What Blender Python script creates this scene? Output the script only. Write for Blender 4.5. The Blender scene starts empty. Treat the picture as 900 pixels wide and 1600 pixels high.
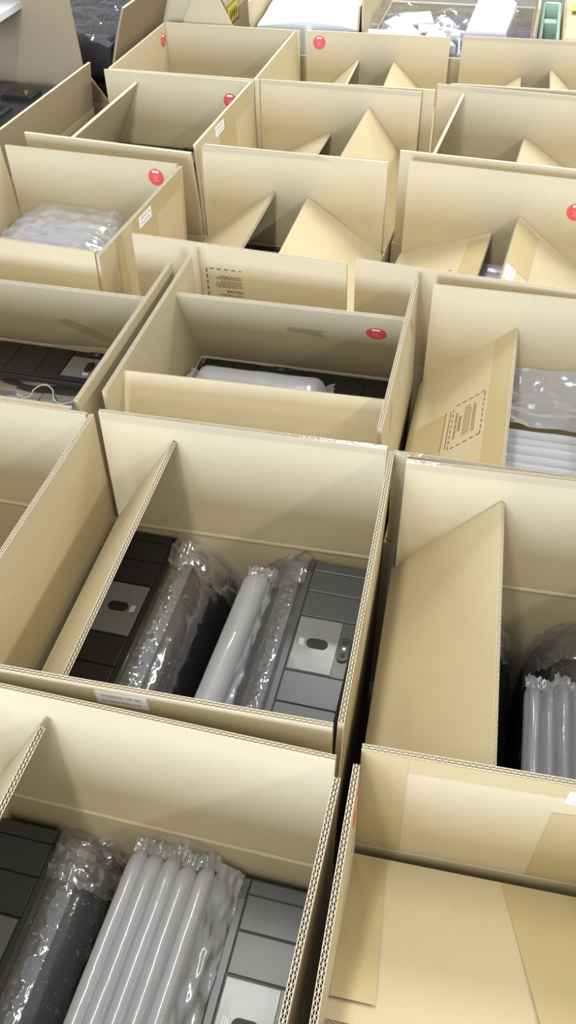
import bpy, math, random
from mathutils import Vector, Matrix, noise
random.seed(7)
S = bpy.context.scene
C = S.collection
R = math.radians

# ---------------------------------------------------------------- camera
FPX = 1319.83
PITCH, YAW, ROLL = 0.78671611, -0.26193278, -0.02608085
CAMZ = 1.58
def cam_axes():
    cp, sp = math.cos(PITCH), math.sin(PITCH)
    f = Vector((math.sin(YAW)*cp, math.cos(YAW)*cp, -sp))
    r0 = Vector((math.cos(YAW), -math.sin(YAW), 0)); u0 = r0.cross(f)
    r = math.cos(ROLL)*r0 + math.sin(ROLL)*u0
    u = -math.sin(ROLL)*r0 + math.cos(ROLL)*u0
    return r, u, f
cd = bpy.data.cameras.new('camera'); cam = bpy.data.objects.new('camera', cd); C.objects.link(cam)
cd.sensor_fit = 'VERTICAL'; cd.sensor_height = 36.0; cd.sensor_width = 20.25
cd.lens = 36.0*FPX/1600.0; cd.clip_start = 0.01; cd.clip_end = 100
r_, u_, f_ = cam_axes()
m = Matrix((r_, u_, -f_)).transposed().to_4x4(); m.translation = (0, 0, CAMZ)
cam.matrix_world = m
S.camera = cam

# ---------------------------------------------------------------- light of the hall
S.view_settings.view_transform = 'Standard'; S.view_settings.look = 'None'
S.view_settings.gamma = 1.0; S.view_settings.use_curve_mapping = False
S.view_settings.exposure = 0.2
w = bpy.data.worlds.new('hall_air'); S.world = w; w.use_nodes = True
bg = w.node_tree.nodes['Background']; bg.inputs[0].default_value = (0.93, 0.96, 1.0, 1); bg.inputs[1].default_value = 0.60
def lamp(name, loc, p, sx, sy, col, rot=(0, 0, 0)):
    l = bpy.data.lights.new(name, 'AREA'); l.shape = 'RECTANGLE'; l.size = sx; l.size_y = sy
    l.energy = p; l.color = col
    o = bpy.data.objects.new(name, l); C.objects.link(o); o.location = loc; o.rotation_euler = rot; return o
for lx, pw in ((-0.5, 42), (2.7, 50)):           # rows of ceiling tubes of the hall, running away from the camera
    for ly, k in ((-4.4, 1.0), (-1.8, 0.8), (0.8, 0.65), (3.6, 1.6), (6.2, 1.2)):
        lamp('ceiling_lamp', (lx, ly, 3.3), pw*k, 0.18, 1.5, (1.0, 0.985, 0.94))
# daylight-coloured area light for an unseen source behind the photographer
lamp('rear_daylight', (-0.5, -6.0, 2.05), 650, 1.3, 1.9, (0.59, 0.71, 1.0), (R(90), 0, R(0)))

# ---------------------------------------------------------------- materials
MATS = {}
def nodes_of(name):
    mt = bpy.data.materials.new(name); mt.use_nodes = True; nt = mt.node_tree
    return mt, nt, nt.nodes['Principled BSDF']
def N(nt, t, **kw):
    n = nt.nodes.new(t)
    for k, v in kw.items():
        if k.startswith('i_'): n.inputs[k[2:].replace('_', ' ')].default_value = v
        else: setattr(n, k, v)
    return n
def plain(name, col, rough=0.5, metal=0.0, spec=0.5, var=0.0, bump=0.0, scale=40, coat=0.0):
    mt, nt, b = nodes_of(name)
    b.inputs['Base Color'].default_value = (*col, 1); b.inputs['Roughness'].default_value = rough
    b.inputs['Metallic'].default_value = metal; b.inputs['Specular IOR Level'].default_value = spec
    b.inputs['Coat Weight'].default_value = coat
    tc = N(nt, 'ShaderNodeTexCoord')
    nz = N(nt, 'ShaderNodeTexNoise', i_Scale=scale, i_Detail=4.0); nt.links.new(tc.outputs['Object'], nz.inputs['Vector'])
    if var:
        mr = N(nt, 'ShaderNodeMapRange'); mr.inputs[3].default_value = 1-var; mr.inputs[4].default_value = 1+var
        mx = N(nt, 'ShaderNodeVectorMath', operation='SCALE'); mx.inputs[0].default_value = col
        nt.links.new(nz.outputs['Fac'], mr.inputs[0]); nt.links.new(mr.outputs[0], mx.inputs['Scale'])
        nt.links.new(mx.outputs[0], b.inputs['Base Color'])
    if bump:
        bp = N(nt, 'ShaderNodeBump', i_Strength=bump, i_Distance=0.002)
        nt.links.new(nz.outputs['Fac'], bp.inputs['Height']); nt.links.new(bp.outputs[0], b.inputs['Normal'])
    MATS[name] = mt; return mt
def card(name, col):
    mt, nt, b = nodes_of(name)
    tc = N(nt, 'ShaderNodeTexCoord')
    n1 = N(nt, 'ShaderNodeTexNoise', i_Scale=5.0, i_Detail=5.0, i_Roughness=0.6)
    n2 = N(nt, 'ShaderNodeTexNoise', i_Scale=420.0, i_Detail=2.0)
    mp = N(nt, 'ShaderNodeMapping'); mp.inputs['Scale'].default_value = (1, 0.12, 1)
    nt.links.new(tc.outputs['Object'], n1.inputs['Vector']); nt.links.new(tc.outputs['Object'], mp.inputs[0]); nt.links.new(mp.outputs[0], n2.inputs['Vector'])
    a = N(nt, 'ShaderNodeMapRange'); a.inputs[3].default_value = 0.93; a.inputs[4].default_value = 1.07; nt.links.new(n1.outputs['Fac'], a.inputs[0])
    c2 = N(nt, 'ShaderNodeMapRange'); c2.inputs[3].default_value = 0.96; c2.inputs[4].default_value = 1.04; nt.links.new(n2.outputs['Fac'], c2.inputs[0])
    mu = N(nt, 'ShaderNodeMath', operation='MULTIPLY'); nt.links.new(a.outputs[0], mu.inputs[0]); nt.links.new(c2.outputs[0], mu.inputs[1])
    sc = N(nt, 'ShaderNodeVectorMath', operation='SCALE'); sc.inputs[0].default_value = col; nt.links.new(mu.outputs[0], sc.inputs['Scale'])
    nt.links.new(sc.outputs[0], b.inputs['Base Color'])
    # faint washboarding of the flutes under the liner
    wv = N(nt, 'ShaderNodeTexWave', i_Scale=45.0, i_Distortion=0.4); nt.links.new(tc.outputs['Object'], wv.inputs['Vector'])
    ad = N(nt, 'ShaderNodeMath', operation='MULTIPLY_ADD'); ad.inputs[1].default_value = 0.25; nt.links.new(wv.outputs['Fac'], ad.inputs[0]); nt.links.new(n2.outputs['Fac'], ad.inputs[2])
    bp = N(nt, 'ShaderNodeBump', i_Strength=0.10, i_Distance=0.001); nt.links.new(ad.outputs[0], bp.inputs['Height']); nt.links.new(bp.outputs[0], b.inputs['Normal'])
    b.inputs['Roughness'].default_value = 0.62; b.inputs['Specular IOR Level'].default_value = 0.3
    MATS[name] = mt; return mt
def film(name, col, body, rough=0.12, scale=30, crease=0.0, spec=1.0, shine=0.16, bump=0.5):
    """thin plastic film: clear, with a milky share (body), a gloss that follows Fresnel and whitish crease marks"""
    mt = bpy.data.materials.new(name); mt.use_nodes = True; nt = mt.node_tree
    for n in list(nt.nodes): nt.nodes.remove(n)
    out = N(nt, 'ShaderNodeOutputMaterial')
    tr = N(nt, 'ShaderNodeBsdfTransparent'); df = N(nt, 'ShaderNodeBsdfDiffuse'); tl = N(nt, 'ShaderNodeBsdfTranslucent'); gl = N(nt, 'ShaderNodeBsdfGlossy')
    tr.inputs[0].default_value = (0.97, 0.97, 0.98, 1)
    df.inputs[0].default_value = (*col, 1); tl.inputs[0].default_value = (*col, 1); gl.inputs[0].default_value = (spec, spec, spec, 1); gl.inputs['Roughness'].default_value = rough
    tc = N(nt, 'ShaderNodeTexCoord'); nz = N(nt, 'ShaderNodeTexNoise', i_Scale=scale, i_Detail=3.0, i_Distortion=1.2); nt.links.new(tc.outputs['Object'], nz.inputs['Vector'])
    bp = N(nt, 'ShaderNodeBump', i_Strength=bump, i_Distance=0.01); nt.links.new(nz.outputs['Fac'], bp.inputs['Height'])
    for s in (df, gl): nt.links.new(bp.outputs[0], s.inputs['Normal'])
    m1 = N(nt, 'ShaderNodeMixShader'); m1.inputs[0].default_value = 0.4; nt.links.new(df.outputs[0], m1.inputs[1]); nt.links.new(tl.outputs[0], m1.inputs[2])
    m2 = N(nt, 'ShaderNodeMixShader'); nt.links.new(tr.outputs[0], m2.inputs[1]); nt.links.new(m1.outputs[0], m2.inputs[2])
    if crease:
        vo = N(nt, 'ShaderNodeTexNoise', i_Scale=scale*6.0, i_Detail=2.0, i_Distortion=3.0); mp = N(nt, 'ShaderNodeMapping'); mp.inputs['Scale'].default_value = (1, 0.55, 1)
        nt.links.new(tc.outputs['Object'], mp.inputs[0]); nt.links.new(mp.outputs[0], vo.inputs['Vector'])
        rp = N(nt, 'ShaderNodeMapRange'); rp.inputs[1].default_value = 0.67; rp.inputs[2].default_value = 0.71; rp.inputs[3].default_value = body; rp.inputs[4].default_value = min(1, body+crease)
        nt.links.new(vo.outputs['Fac'], rp.inputs[0]); nt.links.new(rp.outputs[0], m2.inputs[0])
    else: m2.inputs[0].default_value = body
    fr = N(nt, 'ShaderNodeFresnel'); fr.inputs[0].default_value = 1.5; nt.links.new(bp.outputs[0], fr.inputs['Normal'])
    ad = N(nt, 'ShaderNodeMath', operation='MULTIPLY_ADD', use_clamp=True); ad.inputs[1].default_value = 0.35; ad.inputs[2].default_value = shine-0.03; nt.links.new(fr.outputs[0], ad.inputs[0])
    m3 = N(nt, 'ShaderNodeMixShader'); nt.links.new(ad.outputs[0], m3.inputs[0]); nt.links.new(m2.outputs[0], m3.inputs[1]); nt.links.new(gl.outputs[0], m3.inputs[2])
    nt.links.new(m3.outputs[0], out.inputs[0])
    MATS[name] = mt; return mt

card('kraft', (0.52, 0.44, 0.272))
card('kraft_shaded', (0.31, 0.24, 0.145))  # kraft darkened to carry the shade on the upper left boxes
card('flute', (0.58, 0.50, 0.36))
plain('tape', (0.46, 0.37, 0.195), 0.32, var=0.05, scale=10)
film('clear_tape', (0.8, 0.78, 0.7), 0.02, rough=0.15, scale=60, shine=0.06, bump=0.1)
film('wrap', (0.8, 0.8, 0.82), 0.05, rough=0.10, scale=18, crease=0.5, shine=0.075, bump=0.10)
film('wrap_smooth', (0.78, 0.79, 0.82), 0.34, rough=0.14, scale=20, crease=0.2, shine=0.09, bump=0.12)
film('wrap_pleat', (0.8, 0.8, 0.82), 0.10, rough=0.08, scale=30, crease=0.35, shine=0.13, bump=0.10)
film('air_film', (0.66, 0.67, 0.74), 0.36, rough=0.16, scale=9, shine=0.10, bump=0.25)
film('air_film_thick', (0.76, 0.77, 0.81), 0.68, rough=0.15, scale=9, shine=0.12, bump=0.3)
film('silver_film', (0.56, 0.57, 0.61), 0.72, rough=0.16, scale=16, crease=0.2, shine=0.08, bump=0.12)
plain('grey_plastic', (0.070, 0.073, 0.077), 0.30, var=0.06, scale=8)
plain('grey_plastic_dark', (0.045, 0.046, 0.049), 0.35, var=0.06, scale=8)
plain('black_plastic', (0.016, 0.0155, 0.0155), 0.34, var=0.1, scale=8)  # real black parts, and device plastic darkened for shade in the boxes
plain('black_gloss', (0.022, 0.023, 0.026), 0.16, var=0.1, scale=6)
plain('hole_black', (0.006, 0.006, 0.006), 0.5)
plain('plate', (0.20, 0.202, 0.195), 0.22, var=0.18, bump=0.35, scale=26)
plain('plate_shaded', (0.15, 0.147, 0.135), 0.22, var=0.18, bump=0.3, scale=26)  # the plate colour again, darkened for devices in shade
plain('screw', (0.7, 0.7, 0.72), 0.25, metal=1.0)
plain('brass', (0.55, 0.42, 0.12), 0.35, metal=1.0)
plain('red', (0.62, 0.075, 0.06), 0.5, var=0.08)
plain('red_pale', (0.80, 0.22, 0.20), 0.4)
plain('white_paper', (0.86, 0.86, 0.85), 0.45)
plain('ink', (0.025, 0.02, 0.02), 0.6)
plain('ink_grey', (0.16, 0.15, 0.17), 0.6)
plain('ink_brown', (0.12, 0.075, 0.04), 0.6)
plain('foam_white', (0.62, 0.63, 0.65), 0.6, bump=0.25, scale=90)
plain('board_white', (0.64, 0.66, 0.69), 0.35)
plain('dark_cloth', (0.07, 0.075, 0.095), 0.6, var=0.3, bump=0.5, scale=30)
plain('green_plastic', (0.36, 0.50, 0.41), 0.35)
plain('yellow_tape', (0.72, 0.56, 0.03), 0.2, var=0.15)
plain('yellow_print', (0.66, 0.55, 0.08), 0.5)
plain('concrete', (0.20, 0.195, 0.185), 0.6, var=0.2, bump=0.2, scale=6)

# ---------------------------------------------------------------- mesh helpers
class MB:
    def __init__(s): s.v = []; s.f = []; s.m = []; s.mats = []; s.sm = []
    def mi(s, name):
        if name not in s.mats: s.mats.append(name)
        return s.mats.index(name)
    def face(s, pts, mat, smooth=False):
        i = len(s.v); s.v += [tuple(p) for p in pts]; s.f.append(tuple(range(i, i+len(pts)))); s.m.append(s.mi(mat)); s.sm.append(smooth)
    def raw(s, verts, faces, mat, smooth=False):
        i = len(s.v); s.v += [tuple(p) for p in verts]; k = s.mi(mat)
        for f in faces: s.f.append(tuple(a+i for a in f)); s.m.append(k); s.sm.append(smooth)
    def box(s, a, b, mat, ch=0.0):
        x0, y0, z0 = a; x1, y1, z1 = b
        if ch:
            vs = [(x0,y0,z0),(x1,y0,z0),(x1,y1,z0),(x0,y1,z0),(x0,y0,z1-ch),(x1,y0,z1-ch),(x1,y1,z1-ch),(x0,y1,z1-ch),(x0+ch,y0+ch,z1),(x1-ch,y0+ch,z1),(x1-ch,y1-ch,z1),(x0+ch,y1-ch,z1)]
            fs = [(3,2,1,0),(0,1,5,4),(1,2,6,5),(2,3,7,6),(3,0,4,7),(4,5,9,8),(5,6,10,9),(6,7,11,10),(7,4,8,11),(8,9,10,11)]
        else:
            vs = [(x0,y0,z0),(x1,y0,z0),(x1,y1,z0),(x0,y1,z0),(x0,y0,z1),(x1,y0,z1),(x1,y1,z1),(x0,y1,z1)]
            fs = [(3,2,1,0),(0,1,5,4),(1,2,6,5),(2,3,7,6),(3,0,4,7),(4,5,6,7)]
        s.raw(vs, fs, mat)
    def prism(s, outline, z0, z1, mat, side=None):
        n = len(outline)
        s.raw([(x, y, z0) for x, y in outline]+[(x, y, z1) for x, y in outline],
              [tuple(range(n-1, -1, -1)), tuple(range(n, 2*n))]+[(i, (i+1) % n, n+(i+1) % n, n+i) for i in range(n)], mat)
    def grid(s, fn, nu, nv, mat, smooth=True, closed_u=False):
        vs = [fn(i/nu, j/nv) for j in range(nv+1) for i in range(nu+(0 if closed_u else 1))]
        st = nu if closed_u else nu+1
        fs = []
        for j in range(nv):
            for i in range(nu):
                i2 = (i+1) % st if closed_u else i+1
                fs.append((j*st+i, j*st+i2, (j+1)*st+i2, (j+1)*st+i))
        s.raw(vs, fs, mat, smooth)
    def build(s, name, parent=None, matrix=None):
        me = bpy.data.meshes.new(name); me.from_pydata(s.v, [], s.f)
        for k in s.mats: me.materials.append(MATS[k])
        me.polygons.foreach_set('material_index', s.m); me.polygons.foreach_set('use_smooth', s.sm); me.update()
        o = bpy.data.objects.new(name, me); C.objects.link(o)
        if parent: o.parent = parent
        if matrix is not None: o.matrix_basis = matrix
        return o
def tag(o, label=None, cat=None, group=None, kind=None):
    if label: o['label'] = label
    if cat: o['category'] = cat
    if group: o['group'] = group
    if kind: o['kind'] = kind
    return o
def empty(name, loc, rz, label, cat, group=None):
    o = bpy.data.objects.new(name, None); C.objects.link(o); o.empty_display_size = 0.1
    o.location = loc; o.rotation_euler = (0, 0, rz); return tag(o, label, cat, group)
def text_geo(txt, size):
    cu = bpy.data.curves.new('t', 'FONT'); cu.body = txt; cu.size = size; cu.align_x = 'CENTER'; cu.align_y = 'CENTER'; cu.resolution_u = 2
    o = bpy.data.objects.new('t', cu); C.objects.link(o)
    bpy.context.view_layer.update()
    me = bpy.data.meshes.new_from_object(o.evaluated_get(bpy.context.evaluated_depsgraph_get()))
    vs = [tuple(v.co) for v in me.vertices]; fs = [tuple(p.vertices) for p in me.polygons]
    bpy.data.objects.remove(o); bpy.data.curves.remove(cu); bpy.data.meshes.remove(me)
    return vs, fs
def stadium(cx, cy, lx, ly, n=8):
    r = min(lx, ly)/2; pts = []
    for k in range(4):
        sx = (1, -1, -1, 1)[k]; sy = (1, 1, -1, -1)[k]
        for i in range(n+1):
            a = k*math.pi/2+i/n*math.pi/2
            pts.append((cx+sx*(lx/2-r)+r*math.cos(a), cy+sy*(ly/2-r)+r*math.sin(a)))
    return pts

# ---------------------------------------------------------------- the hall floor
fl = MB(); fl.box((-9, -6, -0.1), (9, 14, 0.0), 'concrete'); o = fl.build('floor'); tag(o, 'grey concrete hall floor under the boxes', kind='structure')

# ---------------------------------------------------------------- open cardboard boxes
T = 0.0075; ZH = 0.45; FL = 0.25; W = 0.5; D = 0.495
def flap_mesh(wd, L, fluted, bend=0.0, twist=0.0, taper=0.0, mat='kraft'):
    """u along the hinge (x), v towards the free edge (y), inner face towards +z"""
    mb = MB(); h = T/2
    def P(u, v, n):
        k = taper*(v/L)
        uu = wd/2+(u-wd/2)*(1-k)
        return (uu, v, n+bend*(v/L)**2+twist*(u/wd-0.5)*v/L)
    nv = 5 if (bend or twist) else 1
    nu = 4 if twist else 1
    def sheet(a, b):
        for (n, flip) in ((a, True), (b, False)):
            vs = [P(wd*i/nu, L*j/nv, n) for j in range(nv+1) for i in range(nu+1)]
            fs = []
            for j in range(nv):
                for i in range(nu):
                    q = (j*(nu+1)+i, j*(nu+1)+i+1, (j+1)*(nu+1)+i+1, (j+1)*(nu+1)+i)
                    fs.append(q[::-1] if flip else q)
            mb.raw(vs, fs, mat)
        for i in range(nu):
            u0, u1 = wd*i/nu, wd*(i+1)/nu
            mb.face([P(u0, L, a), P(u0, L, b), P(u1, L, b), P(u1, L, a)], 'flute')
            mb.face([P(u0, 0, a), P(u1, 0, a), P(u1, 0, b), P(u0, 0, b)], mat)
        for j in range(nv):
            v0, v1 = L*j/nv, L*(j+1)/nv
            mb.face([P(0, v0, a), P(0, v0, b), P(0, v1, b), P(0, v1, a)], mat)
            mb.face([P(wd, v0, a), P(wd, v1, a), P(wd, v1, b), P(wd, v0, b)], mat)
    if not fluted:
        sheet(-h, h); return mb
    lt = 0.0008
    sheet(-h, -h+lt); sheet(h-lt, h); sheet(-lt/2, lt/2)
    for (u, s) in ((0.0, 1), (wd, -1)):          # crushed flap sides
        for j in range(nv):
            v0, v1 = L*j/nv, (L*(j+1)/nv if j < nv-1 else L-0.002)
            uu = u+s*0.0015
            q = [P(uu, v0, -h), P(uu, v0, h), P(uu, v1, h), P(uu, v1, -h)]
            mb.face(q if s > 0 else q[::-1], mat)
    pitch = 0.0076; ns = int(wd/pitch*2); mt = 0.00035
    v0 = L-0.035
    for (a, b, ph) in ((-h+lt, -lt/2, 0), (lt/2, h-lt, 1)):
        for i in range(ns):
            ua, ub = wd*i/ns, wd*(i+1)/ns
            na, nb = (a, b) if (i+ph) % 2 == 0 else (b, a)
            for d in (-mt, mt):
                mb.face([P(ua+d, v0, na), P(ub+d, v0, nb), P(ub+d, L, nb), P(ua+d, L, na)], 'flute')
            mb.face([P(ua-mt, L, na), P(ub-mt, L, nb), P(ub+mt, L, nb), P(ua+mt, L, na)], 'flute')
    return mb
def flap_basis(side, theta, w, d, zh):
    t = R(theta); ex = Vector((1, 0, 0)); ey = Vector((0, 1, 0)); Z = Vector((0, 0, 1)); h = T/2; g = 0.006
    # box-local frame: origin = centre of the base
    P, eu, inn = {'F': (Vector((-w/2+g, d/2-h, zh)), ex, -ey), 'N': (Vector((w/2-g, -d/2+h, zh)), -ex, ey),
                  'L': (Vector((-w/2+h, -d/2+g, zh)), ey, ex), 'R': (Vector((w/2-h, d/2-g, zh)), -ey, -ex)}[side]
    ev = inn*math.cos(t)+Z*math.sin(t); n = inn*math.sin(t)-Z*math.cos(t)
    M = Matrix((eu, ev, n)).transposed().to_4x4(); M.translation = P; return M
def carton(name, label, xl, yf, rot, angles, w=W, d=D, zh=ZH, fl=FL, fluted=True, opts={}, group='open cartons standing in rows', mat='kraft'):
    """xl, yf: the far left corner; angles: flap angle of far, near, left, right (90 upright, less = leaning in)"""
    r = R(rot); ex = Vector((math.cos(r), math.sin(r), 0)); ey = Vector((-math.sin(r), math.cos(r), 0))
    c = Vector((xl, yf, 0))+ex*w/2-ey*d/2
    root = empty(name, c, r, label, 'box', group)
    b = MB()
    rings = [(0, 0.0), (0, zh-0.003), (0.0015, zh-0.0005), (T/2, zh+0.0008), (T+0.0008, zh-0.0005), (T+0.0024, zh-0.004), (T+0.0018, zh-0.008), (T, zh-0.012), (T, T)]
    vs = []
    for i, z in rings:
        vs += [(-w/2+i, -d/2+i, z), (w/2-i, -d/2+i, z), (w/2-i, d/2-i, z), (-w/2+i, d/2-i, z)]
    fs = [(3, 2, 1, 0), tuple(range(len(vs)-4, len(vs)))]
    for k in range(len(rings)-1):
        for i in range(4): fs.append((k*4+i, k*4+(i+1) % 4, k*4+4+(i+1) % 4, k*4+4+i))
    b.raw(vs, fs, mat); b.build('carton_body', root)
    flaps = {}
    for side, th in angles.items():
        if th is None: continue
        o_ = opts.get(side, {}); L = o_.get('len', fl)
        wd = (w if side in 'FN' else d)-0.012
        mb = flap_mesh(wd, L, fluted, o_.get('bend', 0), o_.get('twist', 0), o_.get('taper', 0), mat)
        f = mb.build('flap', root, flap_basis(side, th, w, d, zh)); f['fw'] = wd; flaps[side] = f
    return root, flaps
H = T/2
def basis_on(face, u, v, turn=0.0, lift=0.0006, flip=False):
    """frame on a flap: face 'in' or 'out'; flip = print upside down (its top towards the hinge)"""
    if face == 'in': M = Matrix(((1, 0, 0), (0, 1, 0), (0, 0, 1))).to_4x4(); n = H+lift
    else: M = Matrix(((-1, 0, 0), (0, 1, 0), (0, 0, -1))).to_4x4(); n = -H-lift
    if flip: M = M @ Matrix.Rotation(math.pi, 4, 'Z')
    M = M @ Matrix.Rotation(turn, 4, 'Z'); M.translation = (u, v, n); return M
def sticker(flap, face, u, v, r=0.0215):
    mb = MB(); n = 32
    mb.prism([(r*math.cos(2*math.pi*i/n), r*math.sin(2*math.pi*i/n)) for i in range(n)], -0.0004, 0.0, 'red')
    mb.box((-0.009, 0.011, 0), (0.008, 0.0165, 0.0003), 'white_paper')
    for k in range(5):
        mb.box((-0.006+k*0.0022, -0.006+0.004*math.sin(k*2.1), 0), (-0.0048+k*0.0022, 0.003+0.003*math.cos(k*1.7), 0.0002), 'red_pale')
    mb.box((-0.008, -0.010, 0), (0.009, -0.008, 0.0002), 'red_pale')
    tag(mb.build('round_sticker', flap, basis_on(face, u, v)), 'round red sticker with a white bar')
TXT = {}
def geo(t, s):
    if (t, s) not in TXT: TXT[(t, s)] = text_geo(t, s)
    return TXT[(t, s)]
def paper_label(flap, face, u, v, w=0.068, h=0.027, turn=0.0):
    mb = MB(); mb.box((-w/2, -h/2, -0.0004), (w/2, h/2, 0), 'white_paper')
    for (t, y, k) in (('\u672c\u4ea7\u54c1\u4ec5\u9650\u4e2d\u56fd\uff08\u5927\u9646\uff09\u4f7f\u7528', 0.0052, 0.0050), ('(For Chinese Mainland Only)', -0.0055, 0.0054)):
        vs, fs = geo(t, 1.0)
        wd = max(p[0] for p in vs)-min(p[0] for p in vs); sx = 0.052*(w/0.068)/wd
        mb.raw([(p[0]*sx, y+p[1]*k*1.15, 0.0003) for p in vs], fs, 'ink_grey')
    tag(mb.build('paper_label', flap, basis_on(face, u, v, turn)), 'white paper label with two lines of small print')
def tape(flap, face, pts, mat='tape', lift=0.0005, name='tape_strip'):
    mb = MB(); n = H+lift if face == 'in' else -H-lift; n2 = H+lift*0.3 if face == 'in' else -H-lift*0.3
    k = len(pts); q = [(u, v, n) for u, v in pts]
    top = q if face == 'in' else q[::-1]
    area = sum(pts[i][0]*pts[(i+1) % k][1]-pts[(i+1) % k][0]*pts[i][1] for i in range(k))
    if area < 0: top = top[::-1]
    mb.face(top, mat); mb.build(name, flap)
def notice(flap, face, u, v, sc=1.0):
    """dashed frame with the keep-this-box notice, printed with its top towards the hinge"""
    mb = MB(); hw, hh = 0.066*sc, 0.037*sc
    nx, ny = 8, 5
    for s in (-1, 1):
        for i in range(nx):
            x0 = -hw+2*hw*i/nx; mb.box((x0, s*hh-0.0009, -0.0002), (x0+hw/nx*1.15, s*hh+0.0009, 0), 'ink')
        for i in range(ny):
            y0 = -hh+2*hh*i/ny; mb.box((s*hw-0.0011, y0, -0.0002), (s*hw+0.0011, y0+hh/ny*1.2, 0), 'ink')
    for t, y, width, hgt in (('PLEASE KEEP THIS BOX', 0.026, 0.082, 0.0075), ('\u8bf7\u4fdd\u7559\u6b64\u5305\u88c5\u7bb1', 0.0165, 0.046, 0.0075)):
        vs, fs = geo(t, 1.0); wd = max(p[0] for p in vs)-min(p[0] for p in vs)
        mb.raw([(p[0]*width*sc/wd, (y+p[1]*hgt)*sc, 0) for p in vs], fs, 'ink')
    rnd = random.Random(3)
    for k, y in enumerate((0.006, 0.0015, -0.003, -0.0075, -0.0145, -0.019)):       # lines of print too small to read
        x = -0.044
        end = 0.046-0.010*(k in (3, 5))
        while x < end:
            l = rnd.uniform(0.003, 0.009); mb.box((x*sc, (y-0.0008)*sc, -0.0002), (min(x+l, end)*sc, (y+0.0008)*sc, 0), 'ink_brown' if k < 4 else 'ink'); x += l+0.0016
    tag(mb.build('printed_notice', flap, basis_on(face, u, v, 0, 0.0004, True)), 'dashed black frame with a printed keep-the-box notice')

FLT = True
BX = {}
def addbox(key, *a, **k): BX[key] = carton('cardboard_box', *a, **k)
addbox('B1', 'open box at the bottom edge with thick white air tubes between two devices', -0.573, 0.459, 0,
       dict(F=94, N=90, L=59, R=91), opts={'F': dict(bend=-0.004)})
addbox('C1', 'box in the bottom right corner with its far flap folded flat over the opening', -0.056, 0.480, 2,
       dict(F=26, N=90, L=90.5, R=90), opts={'F': dict(bend=0.004)})
addbox('A2', 'empty open box at the left edge next to the box with two devices', -1.107, 1.006, 0, dict(F=89, N=90, L=91, R=91.5))
addbox('B2', 'central open box showing two dark devices with a narrow air pouch between them', -0.602, 1.004, 2,
       dict(F=91, N=90.5, L=57.5, R=91.5), d=0.507, opts={'F': dict(bend=-0.004, twist=0.006)})
addbox('C2', 'open box at the right edge with a wide plain flap over black devices', -0.080, 0.998, 2.5,
       dict(F=90.5, N=90, L=50.5, R=92), d=0.505, opts={'F': dict(bend=-0.004)})
addbox('A3', 'open box at the left edge holding a black device tangled with a thin string', -1.140, 1.517, 0, dict(F=64, N=94, L=91, R=89.5))
addbox('B3', 'open box with a red sticker inside, holding a black device and one air tube', -0.620, 1.551, 0.7,
       dict(F=63.5, N=66, L=89.5, R=88.5), opts={'N': dict(twist=-0.03), 'R': dict(bend=0.004)})
addbox('C3', 'open box at the right edge with a printed notice on its leaning flap', -0.104, 1.548, 0,
       dict(F=88, N=99, L=44, R=92))
addbox('A4', 'open box at the left edge filled with one large crinkled clear air cushion', -1.290, 2.008, -3,
       dict(F=91, N=86, L=93, R=92.5), d=0.483)
addbox('B4', 'middle box of the fourth row, its two side flaps leaning in like a gable', -0.777, 2.097, 0,
       dict(F=93, N=92, L=37, R=34.5), opts={'N': dict(twist=0.03)})
addbox('C4', 'box of the fourth row at the right edge, paper label on its leaning right flap', -0.236, 2.113, -4.5,
       dict(F=92, N=94, L=22, R=36))
FLT = False
addbox('A5', 'fifth-row box with a red sticker inside and one side flap leaning in', -1.262, 2.612, -2,
       dict(F=91, N=97, L=63.5, R=88), fluted=False, opts={'N': dict(twist=0.02)})
addbox('B5', 'middle box of the fifth row with one tall and one low pointed side flap', -0.757, 2.612, -2,
       dict(F=92.5, N=91, L=27, R=52), fluted=False)
addbox('C5', 'fifth-row box at the right edge with a nearly upright left flap', -0.233, 2.668, -4,
       dict(F=93, N=90, L=70.5, R=30), fluted=False)
addbox('A6', 'empty box of the farthest row with a red sticker on its left flap', -1.240, 3.112, -1,
       dict(F=91, N=90, L=90, R=86), fluted=False)
addbox('B6', 'middle box of the farthest row with a red sticker on its far flap', -0.730, 3.108, 1,
       dict(F=92, N=90, L=42, R=42), fluted=False)
addbox('C6', 'farthest-row box in front of the white foam block, two low flap tips showing', -0.204, 3.136, 1.2,
       dict(F=93, N=90, L=33, R=40.5), d=0.455, fluted=False)
def FP(key, side): return BX[key][1][side]

# stickers, labels, tape and print on the flaps
sticker(FP('B3', 'F'), 'in', 0.416, 0.188)
sticker(FP('A4', 'F'), 'in', 0.428, 0.212); sticker(FP('A5', 'F'), 'in', 0.412, 0.190); sticker(FP('B6', 'F'), 'in', 0.045, 0.215)
sticker(FP('A6', 'L'), 'in', 0.448, 0.205); sticker(FP('C4', 'F'), 'in', 0.420, 0.175); sticker(FP('C1', 'L'), 'in', 0.462, 0.185)
paper_label(FP('B2', 'N'), 'out', 0.264, 0.228, turn=R(1.5)); paper_label(FP('C2', 'N'), 'out', 0.216, 0.222, w=0.075)
paper_label(FP('A4', 'R'), 'out', 0.235, 0.226); paper_label(FP('A5', 'R'), 'out', 0.300, 0.226); paper_label(FP('C4', 'R'), 'out', 0.272, 0.232, w=0.064)
def std_tape(f, a=0.07, b=0.24, L=FL, top=0.05, slant=0.0, end=None):
    w = f['fw']; end = w if end is None else end
    tape(f, 'out', [(0.001, 0.002), (a, 0.002), (a, L-top), (0.001, L-top)])
    tape(f, 'out', [(b, 0.002), (end-0.001, 0.002), (end-0.001, L-top), (b+slant, L-top)])
    tape(f, 'out', [(0.001, L-top), (w-0.001, L-top), (w-0.001, L-0.001), (0.001, L-0.001)])
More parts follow.
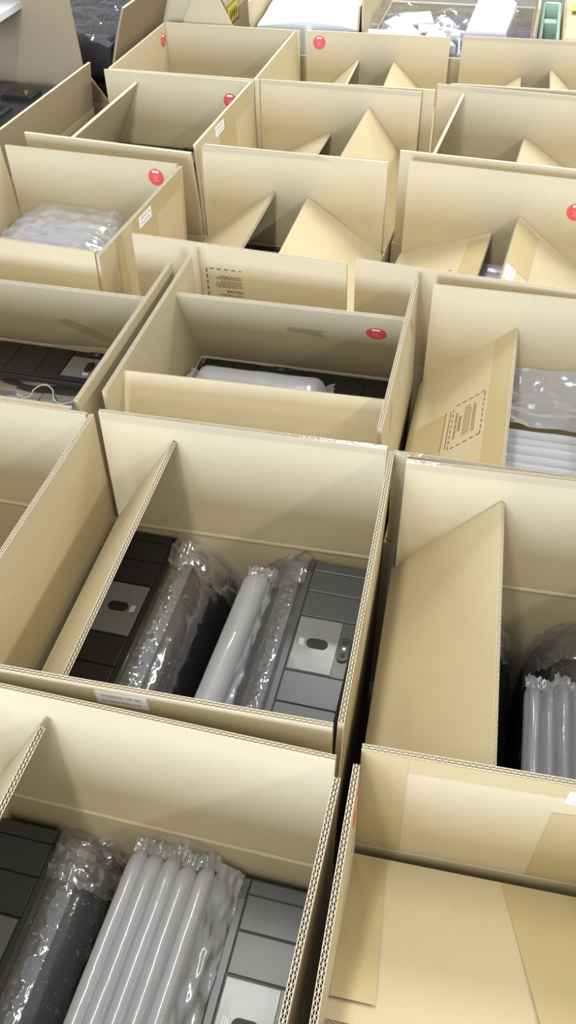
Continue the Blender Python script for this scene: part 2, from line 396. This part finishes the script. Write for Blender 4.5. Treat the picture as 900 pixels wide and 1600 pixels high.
f = FP('C2', 'N')
tape(f, 'out', [(0.427, 0.001), (0.487, 0.001), (0.487, 0.249), (0.433, 0.249)])
tape(f, 'out', [(0.262, 0.001), (0.001, 0.001), (0.001, 0.215), (0.262, 0.18)])
tape(f, 'out', [(0.433, 0.249), (0.433, 0.214), (0.001, 0.224), (0.001, 0.249)])
f = FP('C1', 'F')
tape(f, 'out', [(0.001, 0.002), (0.046, 0.002), (0.052, 0.225), (0.001, 0.225)])
tape(f, 'out', [(0.195, 0.002), (0.30, 0.002), (0.33, 0.225), (0.232, 0.225)])
f = FP('A4', 'R')
tape(f, 'out', [(0.001, 0.001), (0.012, 0.001), (0.012, 0.25), (0.001, 0.25)]); tape(f, 'out', [(0.17, 0.001), (0.30, 0.001), (0.30, 0.249), (0.17, 0.249)])
tape(f, 'out', [(0.012, 0.205), (0.17, 0.205), (0.17, 0.249), (0.012, 0.249)]); tape(f, 'out', [(0.34, 0.001), (0.39, 0.001), (0.39, 0.249), (0.36, 0.249)])
f = FP('A5', 'R')
tape(f, 'out', [(0.17, 0.001), (0.30, 0.001), (0.30, 0.249), (0.17, 0.249)]); tape(f, 'out', [(0.02, 0.20), (0.17, 0.20), (0.17, 0.249), (0.02, 0.249)])
f = FP('B4', 'N')
tape(f, 'out', [(0.035, 0.001), (0.075, 0.001), (0.075, 0.235), (0.035, 0.235)]); notice(f, 'out', 0.250, 0.160)
f = FP('C3', 'L')
tape(f, 'out', [(0.02, 0.200), (0.47, 0.200), (0.47, 0.248), (0.02, 0.248)]); tape(f, 'out', [(0.16, 0.012), (0.30, 0.012), (0.30, 0.10), (0.16, 0.10)])
notice(f, 'out', 0.240, 0.154)
mb = MB(); rnd = random.Random(5)                                                    # the two lines beside the notice
for y in (-0.006, 0.006):
    x = -0.06
    while x < 0.055:
        l = rnd.uniform(0.003, 0.008); mb.box((x, y-0.001, -0.0002), (x+l, y+0.001, 0), 'ink_brown'); x += l+0.0018
mb.build('printed_lines', f, basis_on('out', 0.24, 0.104, 0, 0.0006, True))
f = FP('C4', 'L'); notice(f, 'out', 0.25, 0.140); tape(f, 'out', [(0.02, 0.195), (0.46, 0.195), (0.46, 0.248), (0.02, 0.248)])
f = FP('C4', 'R'); tape(f, 'out', [(0.02, 0.18), (0.24, 0.18), (0.24, 0.248), (0.02, 0.248)])
tape(FP('B3', 'F'), 'in', [(0.225, 0.158), (0.228, 0.178), (0.312, 0.176), (0.300, 0.166), (0.308, 0.150)], 'clear_tape', 0.001, 'clear_tape_scrap')
tape(FP('A3', 'F'), 'in', [(0.22, 0.12), (0.25, 0.135), (0.36, 0.05), (0.37, 0.03), (0.30, 0.06)], 'tape', 0.001, 'tape_scrap')
f = FP('B2', 'R'); tape(f, 'out', [(0.30, 0.002), (0.47, 0.002), (0.47, 0.249), (0.30, 0.249)])
# clear tape folded over the free edges of some flaps
def edge_tape(f, L=FL, u0=0.0, u1=None):
    w_ = f['fw']; u1 = w_ if u1 is None else u1
    mb = MB(); e = 0.0009
    mb.raw([(u0, L-0.012, H+e), (u1, L-0.012, H+e), (u1, L+0.0012, H+e), (u0, L+0.0012, H+e), (u0, L+0.0012, -H-e), (u1, L+0.0012, -H-e), (u1, L-0.03, -H-e), (u0, L-0.03, -H-e)],
           [(0, 1, 2, 3), (3, 2, 5, 4), (4, 5, 6, 7)], 'clear_tape')
    mb.build('edge_tape', f)
for k, s in (('B2', 'F'), ('C2', 'F'), ('B4', 'F'), ('B5', 'F'), ('C5', 'F'), ('C6', 'F'), ('C3', 'N')): edge_tape(FP(k, s))

# ---------------------------------------------------------------- moulded plastic devices
PW = 0.114; DL = 0.455; CW = 0.112
def device(label, loc, rz=0.0, mir=False, tone='grey', wrap=True, curve=True, seed=1, group='moulded plastic devices packed in the boxes'):
    """origin at the far inner top edge of the flat panel; panel to +x (or -x if mirrored), curved front to the other side, length towards -y"""
    root = empty('plastic_device', loc, rz, label, 'device', group)
    s = -1 if mir else 1
    A, B, PL = {'grey': ('grey_plastic', 'grey_plastic_dark', 'plate'), 'dark': ('grey_plastic_dark', 'black_plastic', 'plate_shaded'), 'black': ('black_plastic', 'black_plastic', 'plate_shaded')}[tone]  # one device plastic; dark and black tones paint in the shade inside boxes
    def bx(name, x0, x1, s0, s1, z0, z1, mat, ch=0.0012, parent=root):
        mb = MB(); xa, xb = sorted((s*x0, s*x1)); mb.box((xa, -s1, z0), (xb, -s0, z1), mat, ch); return mb.build(name, parent)
    # shell: profile in x-z swept along the length with softened ends
    prof = [(PW, -0.30), (PW, -0.010), (PW-0.004, -0.004), (PW-0.010, -0.003), (0.004, -0.003), (0.0, -0.006), (-0.004, -0.010), (-0.006, -0.016)]
    nc = 14
    if curve:
        for i in range(nc+1):
            a = i/nc*math.pi/2; prof.append((-0.008-(CW-0.008)*math.sin(a), -0.016-0.135*(1-math.cos(a))))
        prof.append((-CW, -0.30))
    else: prof.append((-0.012, -0.30))
    mb = MB(); rows = [(0.004, 0.985), (0.0, 1.0)]
    ys = [(-0.0, 0.965), (-0.006, 0.995), (-0.014, 1.0), (-DL+0.014, 1.0), (-DL+0.006, 0.995), (-DL, 0.965)]
    n = len(prof); vs = []
    for y, k in ys:
        for (x, z) in prof: vs.append((s*x*k, y, (z+0.30)*(k if z > -0.29 else 1)-0.30))
    fs = []
    for j in range(len(ys)-1):
        for i in range(n-1):
            q = (j*n+i, j*n+i+1, (j+1)*n+i+1, (j+1)*n+i); fs.append(q if s < 0 else q[::-1])
    fs.append(tuple(range(n)) if s > 0 else tuple(range(n))[::-1]); fs.append(tuple(range((len(ys)-1)*n, len(ys)*n))[::-1 if s > 0 else 1])
    mb.raw(vs, fs, B, True)
    sh = mb.build('shell', root); sh.data.set_sharp_from_angle(angle=R(32))
    # flat panel: rail, tiles with open joints, plate with slot, connector
    bx('edge_rail', 0.0005, 0.0125, 0.006, DL-0.006, -0.006, 0.0, A)
    bx('rail_clip', 0.001, 0.012, 0.018, 0.034, -0.002, 0.0012, B, 0.0006)
    g = 0.0009
    cuts = [0.005, 0.026, 0.074, 0.129, 0.243, 0.303, 0.378, DL-0.006]
    for a, b in zip(cuts[:-1], cuts[1:]):
        if abs(a-0.129) < 1e-6:
            bx('panel_tile', 0.0135, PW-0.003, a+g, b-g, -0.006, -0.0012, A)
        else:
            bx('panel_tile', 0.0135, PW-0.003, a+g, b-g, -0.006, -0.0002 if a > 0.02 else -0.0008, A)
    pl = bx('accessory_plate', 0.015, 0.088, 0.132, 0.240, -0.002, 0.0004, PL, 0.0008)
    mb = MB(); mb.prism([(s*x, y) for x, y in stadium(0.054, -0.184, 0.036, 0.019)][::s], 0.0003, 0.0018, 'hole_black'); mb.build('handle_slot', pl)
    mb = MB()
    for k in range(3): mb.box((min(s*(0.024+0.003*k), s*(0.0252+0.003*k)), -0.190-0.001*k, 0.0004), (max(s*(0.024+0.003*k), s*(0.0252+0.003*k)), -0.176-0.001*k, 0.0008), 'white_paper')
    mb.build('printed_mark', pl)
    po = MB(); po.prism([(s*x, y) for x, y in stadium(0.1, -0.186, 0.0185, 0.048)][::s], -0.002, 0.0022, 'black_plastic'); po = po.build('connector', root)
    mb = MB(); mb.prism([(s*x, y) for x, y in stadium(0.1, -0.186, 0.013, 0.042)][::s], 0.0021, 0.0028, 'grey_plastic_dark'); mb.build('connector_insert', po)
    mb = MB(); mb.prism([(s*0.1+0.0026*math.cos(a*math.pi/6), -0.186+0.0026*math.sin(a*math.pi/6)) for a in range(12)], 0.0025, 0.0042, 'screw'); mb.build('screw', po)
    for dy in (-0.013, 0.013):
        mb = MB(); mb.box((s*0.1-0.004, -0.186+dy-0.004, 0.0025), (s*0.1+0.004, -0.186+dy+0.004, 0.0034), 'hole_black'); mb.build('pin', po)
    if wrap and curve: wrap_film(root, s, seed)
    return root
def wrap_film(root, s, seed, mat='wrap'):
    """clear film drawn over the curved front and bunched past the far end"""
    mb = MB(); off = Vector((seed*7.3, seed*3.1, 0))
    def fn(a, b):
        y = 0.045-b*(DL+0.03)
        ang = -0.12+a*1.85
        k = max(0.0, y+0.012)/0.057                     # 0 over the body .. 1 at the gathered end
        px = Vector((a*9, y*26, 0))+off
        nz = noise.noise(px)*0.5+noise.noise(px*2.7)*0.35+noise.noise(Vector((a*26, y*9, 4))+off)*0.35
        amp = 0.0016+0.013*k+0.004*(a > 0.75)
        e = 0.004+amp*(nz+0.4)
        x = 0.012-0.004-(CW+e)*math.sin(max(ang, 0))-(0 if ang > 0 else ang*0.1)
        z = -0.010-0.135*(1-math.cos(max(ang, 0)))+e*0.9*math.cos(max(ang, 0))
        z -= 0.05*k*k*math.cos(max(0, ang)); x += 0.03*k*math.sin(max(0, ang))
        if ang > math.pi/2: z -= (ang-math.pi/2)*0.16; x += 0.006*nz
        x += 0.004*nz*k
        return (s*x, y, z)
    mb.grid(fn, 46, 84, mat, True)
    mb.build('plastic_wrap', root)
    mb = MB()                                           # tight row of pleats beside the rail
    def fp(a, b):
        y = -0.01-b*(DL-0.03); q = Vector((a*4, y*150, seed)); q2 = Vector((a*6, y*60, seed+4))
        lift = (0.006*abs(noise.noise(q))+0.006*abs(noise.noise(q2)))*math.sin(a*math.pi)
        ang = 0.02+a*0.30
        return (s*(-0.004-(CW)*math.sin(ang)), y, -0.008-0.135*(1-math.cos(ang))+0.005+lift)
    mb.grid(fp, 8, 150, 'wrap_pleat', True); mb.build('film_pleats', root)
    mb = MB()                                           # gathered film end standing up at the far end
    def fg_(a, b):
        q = Vector((a*6, b*5, seed*2.0)); n1 = noise.noise(q)+0.6*noise.noise(q*2.3)+0.4*noise.noise(q*4.7)
        ang = a*1.5
        return (s*(0.004-(CW+0.004)*math.sin(ang)), 0.016-b*0.085+0.008*n1, -0.006-0.135*(1-math.cos(ang))+0.020*math.sin(b*2.6)*(0.6+0.4*math.sin(a*5+seed))+0.010*n1)
    mb.grid(fg_, 44, 26, 'wrap_pleat', True); mb.build('film_gather', root)

device('device darkened as if shaded, under the leaning flap, left one in the central box', (-0.474, 1.000, 0.432), 0, True, 'black', seed=1)
device('grey device with a visible slot and connector, right one in the central box', (-0.229, 1.000, 0.432), 0, False, 'grey', seed=2)
device('dark device in a crumpled clear wrap at the bottom left corner', (-0.462, 0.443, 0.388), 0, True, 'dark', seed=3)
device('grey device right of the thick white air tubes in the foreground box', (-0.196, 0.443, 0.388), 0, False, 'grey', wrap=False, seed=4)
device('black device half hidden under the folded flat flap, bottom right', (0.082, 0.455, 0.340), 0, True, 'black', seed=5)
device('black wrapped device beside the wide plain leaning flap, at the right edge', (0.048, 0.985, 0.400), 0, True, 'black', seed=6)
device('black device behind the air tubes at the right edge', (0.292, 0.985, 0.400), 0, False, 'black', seed=7)
device('black device with a pale plate, in the left edge box with a string', (-0.655, 1.372, 0.462), R(-90), True, 'black', wrap=False, seed=8)
device('black device behind the single air tube, below the inside red sticker', (-0.598, 1.410, 0.462), R(90), False, 'black', wrap=False, seed=9)
device('black device just visible under the leaning flap of the fifth-row box', (-0.802, 2.475, 0.486), R(-91), True, 'black', wrap=False, seed=10)
device('dark device glimpsed in the gap between the gable-like flaps', (-0.745, 1.965, 0.452), R(90), False, 'black', wrap=False, seed=11)

# the bagged second device and the loose string in the left edge box
mb = MB()
def fn(a, b):
    x = -1.12+a*0.46; y = 1.368-b*0.22
    z = 0.446-0.05*b-0.10*max(0, b-0.55)+0.003*math.sin(b*9)+0.004*noise.noise(Vector((x*9, y*30, 2)))
    return (x, y, z)
mb.grid(fn, 50, 30, 'wrap', True)
tag(mb.build('plastic_bag'), 'clear bag sheet lying in front of the black device, left edge box', 'bag')
mb = MB()
mb.box((-1.11, 1.13, 0.10), (-0.665, 1.345, 0.385), 'black_gloss', 0.02); tag(mb.build('plastic_device'), 'glossy black device lying under the clear sheet and the string', 'device', 'moulded plastic devices packed in the boxes')
def strand(name, pts, rad, mat, label, cat):
    P = [Vector(p) for p in pts]; path = []
    for k in range(len(P)-1):
        a, b, c, d = P[max(k-1, 0)], P[k], P[k+1], P[min(k+2, len(P)-1)]
        for t in (0, 0.2, 0.4, 0.6, 0.8):
            path.append(0.5*((2*b)+(c-a)*t+(2*a-5*b+4*c-d)*t*t+(3*b-a-3*c+d)*t**3))
    path.append(P[-1]); mb = MB(); n = len(path)
    def fn(a, b):
        k = min(int(round(b*(n-1))), n-1); d = (path[min(k+1, n-1)]-path[max(k-1, 0)]).normalized()
        s_ = d.cross(Vector((0, 0, 1))).normalized(); u = s_.cross(d)
        return path[k]+rad*(math.cos(a*2*math.pi)*s_+math.sin(a*2*math.pi)*u)
    mb.grid(fn, 6, n-1, mat, True, True); return tag(mb.build(name), label, cat)
strand('string', [(-0.962, 1.307, 0.456), (-0.94, 1.296, 0.456), (-0.929, 1.308, 0.456), (-0.932, 1.328, 0.456), (-0.918, 1.351, 0.456), (-0.891, 1.337, 0.456), (-0.873, 1.306, 0.456), (-0.85, 1.295, 0.456), (-0.817, 1.316, 0.456), (-0.805, 1.319, 0.456)], 0.0016, 'foam_white',
       'thin white string curled over the black device in the left edge box', 'string')

# ---------------------------------------------------------------- air cushions
def cushion(label, loc, rz, n, pitch, L, rz_h, mat='air_film', drop=0.0, seed=1, film_side=None, tilt=0.0, bend=0.0):
    """n inflated cells side by side along local x, each running along -y from the origin"""
    root = empty('air_cushion', loc, rz, label, 'air cushion', 'air cushions packed around the devices')
    root.rotation_euler = (0, tilt, rz)
    rnd = random.Random(seed)
    for i in range(n):
        cx = (i+0.5)*pitch; r1 = pitch*0.60; r2 = rz_h*rnd.uniform(0.92, 1.06); ph = rnd.uniform(0, 6); e0 = rnd.uniform(-0.012, 0.004)
        dz = -drop*abs(i-(n-1)/2)**1.5+rnd.uniform(-0.003, 0.003)
        mb = MB(); nu, nv = 18, 30
        def fn(a, b):
            t = b
            y = e0-t*(L+e0)
            end = min(t, 1-t)*L
            k = min(1.0, (end/0.022))**0.4 if end < 0.022 else 1.0
            k = max(k, 0.16)
            an = a*2*math.pi
            wr = 1+(0.10*math.sin(an*5+ph)+0.06*math.sin(an*9+ph*2))*max(0, 1-end/0.05)
            x = cx+r1*k**0.35*math.cos(an)*(0.96 if abs(math.cos(an)) > .9 else 1)*(1 if k > .3 else wr)
            z = dz+r2*k*wr*math.sin(an)+bend*math.sin(t*math.pi)+0.0015*noise.noise(Vector((an*0.7, y*18, i+seed)))
            return (x, y, z)
        mb.grid(fn, nu, nv, mat, True, True)
        cell = mb.build('air_cell', root)
        for e in (0, 1):                               # crimped end of the cell
            mb = MB(); y0 = (e0-0.003) if e == 0 else -L+0.003; s = 1 if e == 0 else -1
            def fe(a, b):
                q = Vector((a*5+i*3.1, b*3, seed+e))
                return (cx+(a-0.5)*pitch*(1+0.2*b), y0+s*b*0.02*(1+0.5*noise.noise(q)), dz+0.009*noise.noise(q*1.8)*(0.4+b)+0.004*b)
            mb.grid(fe, 8, 4, 'wrap_smooth', True); mb.build('crimped_end', cell)
    if film_side:
        x0 = n*pitch if film_side > 0 else 0
        mb = MB()
        def ff(a, b):
            q = Vector((a*3, b*14, seed)); n1 = noise.noise(q)+0.5*noise.noise(q*2.3)
            return (x0+film_side*(a*0.036+0.003*n1), 0.012-b*L, -a*0.022+0.008*n1*(0.3+a))
        mb.grid(ff, 14, 70, 'silver_film', True); mb.build('seam_film', root)
    return root
cushion('cushion of thick white air tubes in the foreground box', (-0.352, 0.432, 0.410), R(-1.0), 5, 0.0245, 0.42, 0.021, 'air_film_thick', 0.0012, 1, 1)
cushion('narrow white air pouch between the two devices of the central box', (-0.335, 0.972, 0.408), R(-2), 1, 0.042, 0.42, 0.022, 'air_film_thick', 0, 2, 1)
cushion('cushion of slim grey air tubes in the box at the right edge', (0.168, 0.842, 0.405), R(1), 6, 0.023, 0.33, 0.022, 'air_film', 0.001, 3)
cushion('cushion of long white air tubes beside the printed flap', (0.06, 1.235, 0.470), R(90), 6, 0.0255, 0.34, 0.022, 'air_film_thick', 0.0006, 4)
o = BX
cushion('single white air tube lying in front of the black device', (-0.575, 1.375, 0.485), R(91.5), 1, 0.058, 0.285, 0.030, 'air_film_thick', 0, 5)
cushion('large crinkled air cushion filling the fourth-row box at the left', (-1.262, 1.795, 0.515), R(88), 5, 0.041, 0.30, 0.036, 'air_film', 0.003, 6, bend=0.012)
cushion('air tubes under the gable-like flaps of the fourth row', (-0.735, 1.90, 0.455), R(90), 4, 0.028, 0.40, 0.022, 'air_film_thick', 0.001, 7)
cushion('silvery air tubes next to the flap with a paper label', (-0.06, 1.96, 0.462), R(87), 3, 0.034, 0.26, 0.022, 'air_film_thick', 0.001, 8)
cushion('pale air tube behind the fourth row at the right edge', (-0.13, 2.42, 0.545), R(86), 1, 0.05, 0.30, 0.024, 'air_film_thick', 0, 9)
cushion('pale air tube in the middle box of the fifth row', (-0.66, 2.44, 0.50), R(88), 1, 0.05, 0.30, 0.024, 'air_film_thick', 0, 10)
# crumpled film sheets
def sheet(name, label, cat, fn, nu, nv, mat):
    mb = MB(); mb.grid(fn, nu, nv, mat, True); return tag(mb.build(name), label, cat)
def f1(a, b):
    x = 0.05+a*0.35; y = 1.535-b*0.125; q = Vector((x*16, y*34, 1))
    return (x, y, 0.535-0.055*b**0.7+0.010*0.7*(noise.noise(q)+0.6*noise.noise(q*2.1)))
sheet('plastic_bag', 'crumpled silvery plastic bag against the far flap, beside the printed flap', 'bag', f1, 60, 34, 'silver_film')
def f2(a, b):
    x = 0.0+a*0.16; y = 1.955-b*0.09; q = Vector((x*22, y*34, 5))
    return (x, y, 0.47-0.03*b+0.010*(noise.noise(q)+0.6*noise.noise(q*2.1)))
sheet('plastic_bag', 'small crumpled silvery bag in front of the tubes beside the labelled flap', 'bag', f2, 40, 24, 'silver_film')
def f3(a, b):
    x = -1.275+a*0.36; y = 2.00-b*0.25; q = Vector((x*15, y*22, 8)); e = 2*abs(a-0.5)
    return (x, y-0.02*a, 0.562-0.10*e**6-0.16*max(0, b-0.55)**1.5+0.009*(noise.noise(q)+0.6*noise.noise(q*2.3)))
sheet('plastic_bag', 'clear crinkled bag around the large air cushion in the left box', 'bag', f3, 60, 44, 'wrap_smooth')
def f4(a, b):
    x = -0.235-a*0.10; y = 0.445-b*0.05; q = Vector((x*40, y*30, 2))
    return (x, y, 0.425-0.03*b+0.03*(1-b)*math.sin(a*3.1)+0.008*noise.noise(q))
sheet('plastic_bag', 'clear bag corner sticking up behind the thick white air tubes', 'bag', f4, 26, 14, 'wrap')

# ---------------------------------------------------------------- things behind the rows
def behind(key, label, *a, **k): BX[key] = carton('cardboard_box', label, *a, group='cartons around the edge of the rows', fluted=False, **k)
behind('Y', 'taller box at the upper left holding a black moulded tray', -1.842, 2.665, -2, dict(F=86, N=100, L=95, R=98), w=0.51, d=0.59, zh=0.57, fl=0.14, mat='kraft_shaded',
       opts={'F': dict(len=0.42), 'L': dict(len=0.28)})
behind('Z', 'box at the upper left filled with black wrapped goods', -1.795, 3.22, -1, dict(F=95, N=108, L=95, R=102), w=0.49, d=0.47, zh=0.55, fl=0.2, mat='kraft_shaded',
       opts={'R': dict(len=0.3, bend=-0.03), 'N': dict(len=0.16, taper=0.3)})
mb = MB()
tray = empty('moulded_tray', (-1.60, 2.37, 0.475), R(-2), 'black moulded tray with brass screws in the taller box, upper left', 'tray')
mb.box((-0.22, -0.25, 0.0), (0.20, 0.24, 0.17), 'black_gloss', 0.02); mb.build('tray_body', tray)
for i, (x, y) in enumerate(((0.10, 0.13), (0.08, -0.02), (0.06, -0.17), (-0.08, 0.12))):
    mb = MB(); mb.box((x-0.05, y-0.04, 0.168), (x+0.05, y+0.04, 0.182), 'black_plastic', 0.006); cl = mb.build('raised_pad', tray)
    mb = MB(); mb.prism([(x+0.02+0.009*math.cos(k*math.pi/6), y+0.009*math.sin(k*math.pi/6)) for k in range(12)], 0.181, 0.186, 'brass'); mb.build('screw', cl)
mb = MB(); mb.box((-0.20, -0.27, 0.10), (0.19, -0.24, 0.16), 'black_plastic', 0.008); mb.build('tray_lip', tray)
# black goods in clear film
goods = empty('wrapped_goods', (-1.51, 2.975, 0.46), R(-1), 'black goods in shiny clear film filling the upper left box', 'package')
for i in range(4):
    mb = MB(); y0 = -0.20+i*0.10
    def fg(a, b):
        an = a*2*math.pi; return (-0.21+b*0.42, y0+0.05+0.052*math.cos(an), 0.20+0.03*i*0.4+0.075*math.sin(an))
    mb.grid(fg, 16, 6, 'black_gloss', True, True)
    mb.raw([(x, y0+0.05+0.052*math.cos(k*math.pi/8), 0.20+0.012*i+0.075*math.sin(k*math.pi/8)) for x in (-0.21, 0.21) for k in range(16)], [tuple(range(16)), tuple(range(31, 15, -1))], 'black_gloss')
    mb.build('wrapped_roll', goods)
mb = MB()
def fw(a, b):
    x = -0.215+a*0.44; y = -0.22+b*0.42; q = Vector((x*14, y*20, 3))
    return (x, y, 0.295+0.03*b+0.016*(noise.noise(q)+0.6*noise.noise(q*2.2))-0.06*max(0, a-0.8)*3)
mb.grid(fw, 50, 40, 'silver_film' if False else 'wrap', True); mb.build('shiny_film', goods)
# white sheet over the taller box, top left corner
mb = MB(); mb.box((-0.25, -0.20, 0), (0.25, 0.20, 0.02), 'board_white', 0.002)
wb = mb.build('foam_board', None, Matrix.Translation((-1.75, 2.43, 0.855)) @ Matrix.Rotation(R(1), 4, 'Z')); tag(wb, 'white foam board lying on the taller box in the top left corner', 'board')
# tall carton with a yellow label
behind('K', 'tall carton behind the farthest row with a yellow warning label on its side', -1.39, 3.645, 0, dict(F=8, N=8), w=0.36, d=0.46, zh=0.90, fl=0.22)
k = BX['K'][0]
mb = MB(); mb.box((0, -0.055, -0.042), (0.0008, 0.055, 0.042), 'yellow_print')
for (y0, z0, y1, z1) in ((-0.055, 0.039, 0.055, 0.043), (-0.055, -0.043, 0.055, -0.039), (-0.057, -0.043, -0.053, 0.043), (0.053, -0.043, 0.057, 0.043)): mb.box((0.0006, y0, z0), (0.0012, y1, z1), 'ink_brown')
for i in range(4): mb.box((0.0006, -0.03+i*0.018, -0.02+0.006*(i % 2)), (0.0012, -0.02+i*0.018, 0.015), 'ink_brown')
tag(mb.build('warning_label', k, Matrix.Translation((0.18, -0.155, 0.705)) @ Matrix.Diagonal((1, 1.25, 0.75, 1))), 'yellow printed label')
# the loose trapezoid flap standing behind the sticker box
mb = flap_mesh(0.42, 0.36, False, 0, 0, 0.96)
fo = mb.build('cardboard_sheet', None, Matrix.Translation((-1.30, 3.140, 0.48)) @ Matrix.Rotation(R(88), 4, 'X')); tag(fo, 'tapering cardboard sheet standing behind the farthest row, left of the yellow label', 'cardboard')
# white sheet in a box
behind('B7', 'box behind the farthest row holding a smooth white sheet', -0.945, 3.74, 0, dict(L=92, R=92), w=0.385, d=0.56, zh=0.60, fl=0.16)
mb = MB()
def fs_(a, b):
    x = -0.925+a*0.36; y = 3.20+b*0.52; q = Vector((x*9, y*9, 4))
    return (x, y, 0.680+0.02*math.sin(a*3.1)+0.006*noise.noise(q)+0.05*b)
mb.grid(fs_, 30, 30, 'board_white', True)
mb.grid(lambda a, b: (-0.925+a*0.36, 3.20, 0.30+b*(0.38+0.02*math.sin(a*3.1)+0.006*noise.noise(Vector(((-0.925+a*0.36)*9, 28.8, 4))))), 30, 4, 'board_white', True)
tag(mb.build('foam_sheet'), 'smooth white packing sheet bulging out of a box behind the farthest row', 'packing')
# bag with foam offcuts
behind('C7', 'wide box behind the farthest row stuffed with a clear bag of foam scraps', -0.545, 3.84, 0, dict(L=92, R=92), w=0.575, d=0.66, zh=0.62, fl=0.16)
mb = MB(); mb.grid(lambda a, b: (-0.52+a*0.55, 3.20+b*0.52, 0.60+0.03*noise.noise(Vector((a*7, b*7, 1)))), 26, 26, 'dark_cloth', True)
tag(mb.build('dark_cloth'), 'dark cloth lining under the foam scraps in the clear bag', 'cloth')
rnd = random.Random(11)
spots = [(-0.50, 3.28, 0.05), (-0.45, 3.23, 0.9), (-0.42, 3.36, 0.4), (-0.36, 3.26, 1.2), (-0.31, 3.30, 0.75), (-0.27, 3.22, 0.3), (-0.34, 3.42, 0.1), (-0.47, 3.44, 0.6), (-0.25, 3.38, 1.3), (-0.40, 3.50, 0.2), (-0.29, 3.50, 1.0)]
for i, (x, y, a) in enumerate(spots):
    mb = MB(); lx, ly, lz = rnd.uniform(0.035, 0.06), rnd.uniform(0.022, 0.034), rnd.uniform(0.02, 0.035); mb.box((-lx, -ly, 0), (lx, ly, lz), 'foam_white', 0.004)
    tag(mb.build('foam_scrap', None, Matrix.Translation((x, y, 0.625)) @ Matrix.Rotation(a*2, 4, 'Z') @ Matrix.Rotation(rnd.uniform(0.1, 0.5), 4, 'X')), 'white foam offcut inside the clear bag behind the farthest row', 'foam', 'foam offcuts in the clear bag')
mb = MB()
def fb(a, b):
    x = -0.53+a*0.56; y = 3.18+b*0.54; q = Vector((x*10, y*16, 7))
    return (x, y, 0.69+0.02*math.sin(a*3.1)+0.018*(noise.noise(q)+0.5*noise.noise(q*2.4))-0.10*max(0, 0.08-b)/0.08)
mb.grid(fb, 50, 44, 'wrap', True); tag(mb.build('plastic_bag'), 'clear bag of white foam offcuts behind the farthest row', 'bag')
mb = MB(); mb.raw([(-0.205, 3.20, 0.60), (-0.05, 3.20, 0.60), (-0.02, 3.46, 0.60), (-0.18, 3.62, 0.60), (-0.195, 3.205, 0.70), (-0.062, 3.205, 0.70), (-0.045, 3.40, 0.74), (-0.165, 3.60, 0.76)],
                  [(3, 2, 1, 0), (0, 1, 5, 4), (1, 2, 6, 5), (2, 3, 7, 6), (3, 0, 4, 7), (4, 5, 6, 7)], 'foam_white')
tag(mb.build('foam_block'), 'large white foam block beside the bag of offcuts', 'foam')
# green tub and the box with yellow tape
tub = empty('plastic_tub', (0.085, 3.44, 0.0), 0, 'pale green plastic tub behind the farthest row at the right', 'tub')
mb = MB()
mb.box((-0.040, -0.20, 0.0), (0.03, 0.24, 0.52), 'green_plastic', 0.01); mb.build('tub_body', tub)
for x in (-0.040, 0.018):
    mb = MB(); mb.box((x, -0.20, 0.51), (x+0.012, 0.24, 0.68), 'green_plastic', 0.003); mb.build('tub_wall', tub)
mb = MB(); mb.box((-0.040, 0.228, 0.51), (0.030, 0.24, 0.68), 'green_plastic', 0.003); mb.build('tub_wall', tub)
mb = MB(); mb.box((-0.03, 0.06, 0.50), (0.02, 0.10, 0.66), 'green_plastic', 0.004); mb.build('tub_rib', tub)
behind('E7', 'closed box with glossy yellow tape in the top right corner', 0.122, 3.66, 0, dict(F=4, N=4), w=0.46, d=0.50, zh=0.70, fl=0.245)
e = BX['E7'][0]
mb = MB()
def ft(a, b):
    q = Vector((a*8, b*5, 3)); z = 0.730+0.006*noise.noise(q); return (-0.21+a*0.40, -0.04+b*0.075, z)
mb.grid(ft, 30, 6, 'yellow_tape', True); mb.build('yellow_tape_strip', e)
mb = MB(); mb.box((-0.20, -0.252, 0.62), (-0.14, -0.250, 0.70), 'yellow_tape'); mb.build('yellow_tape_end', e)
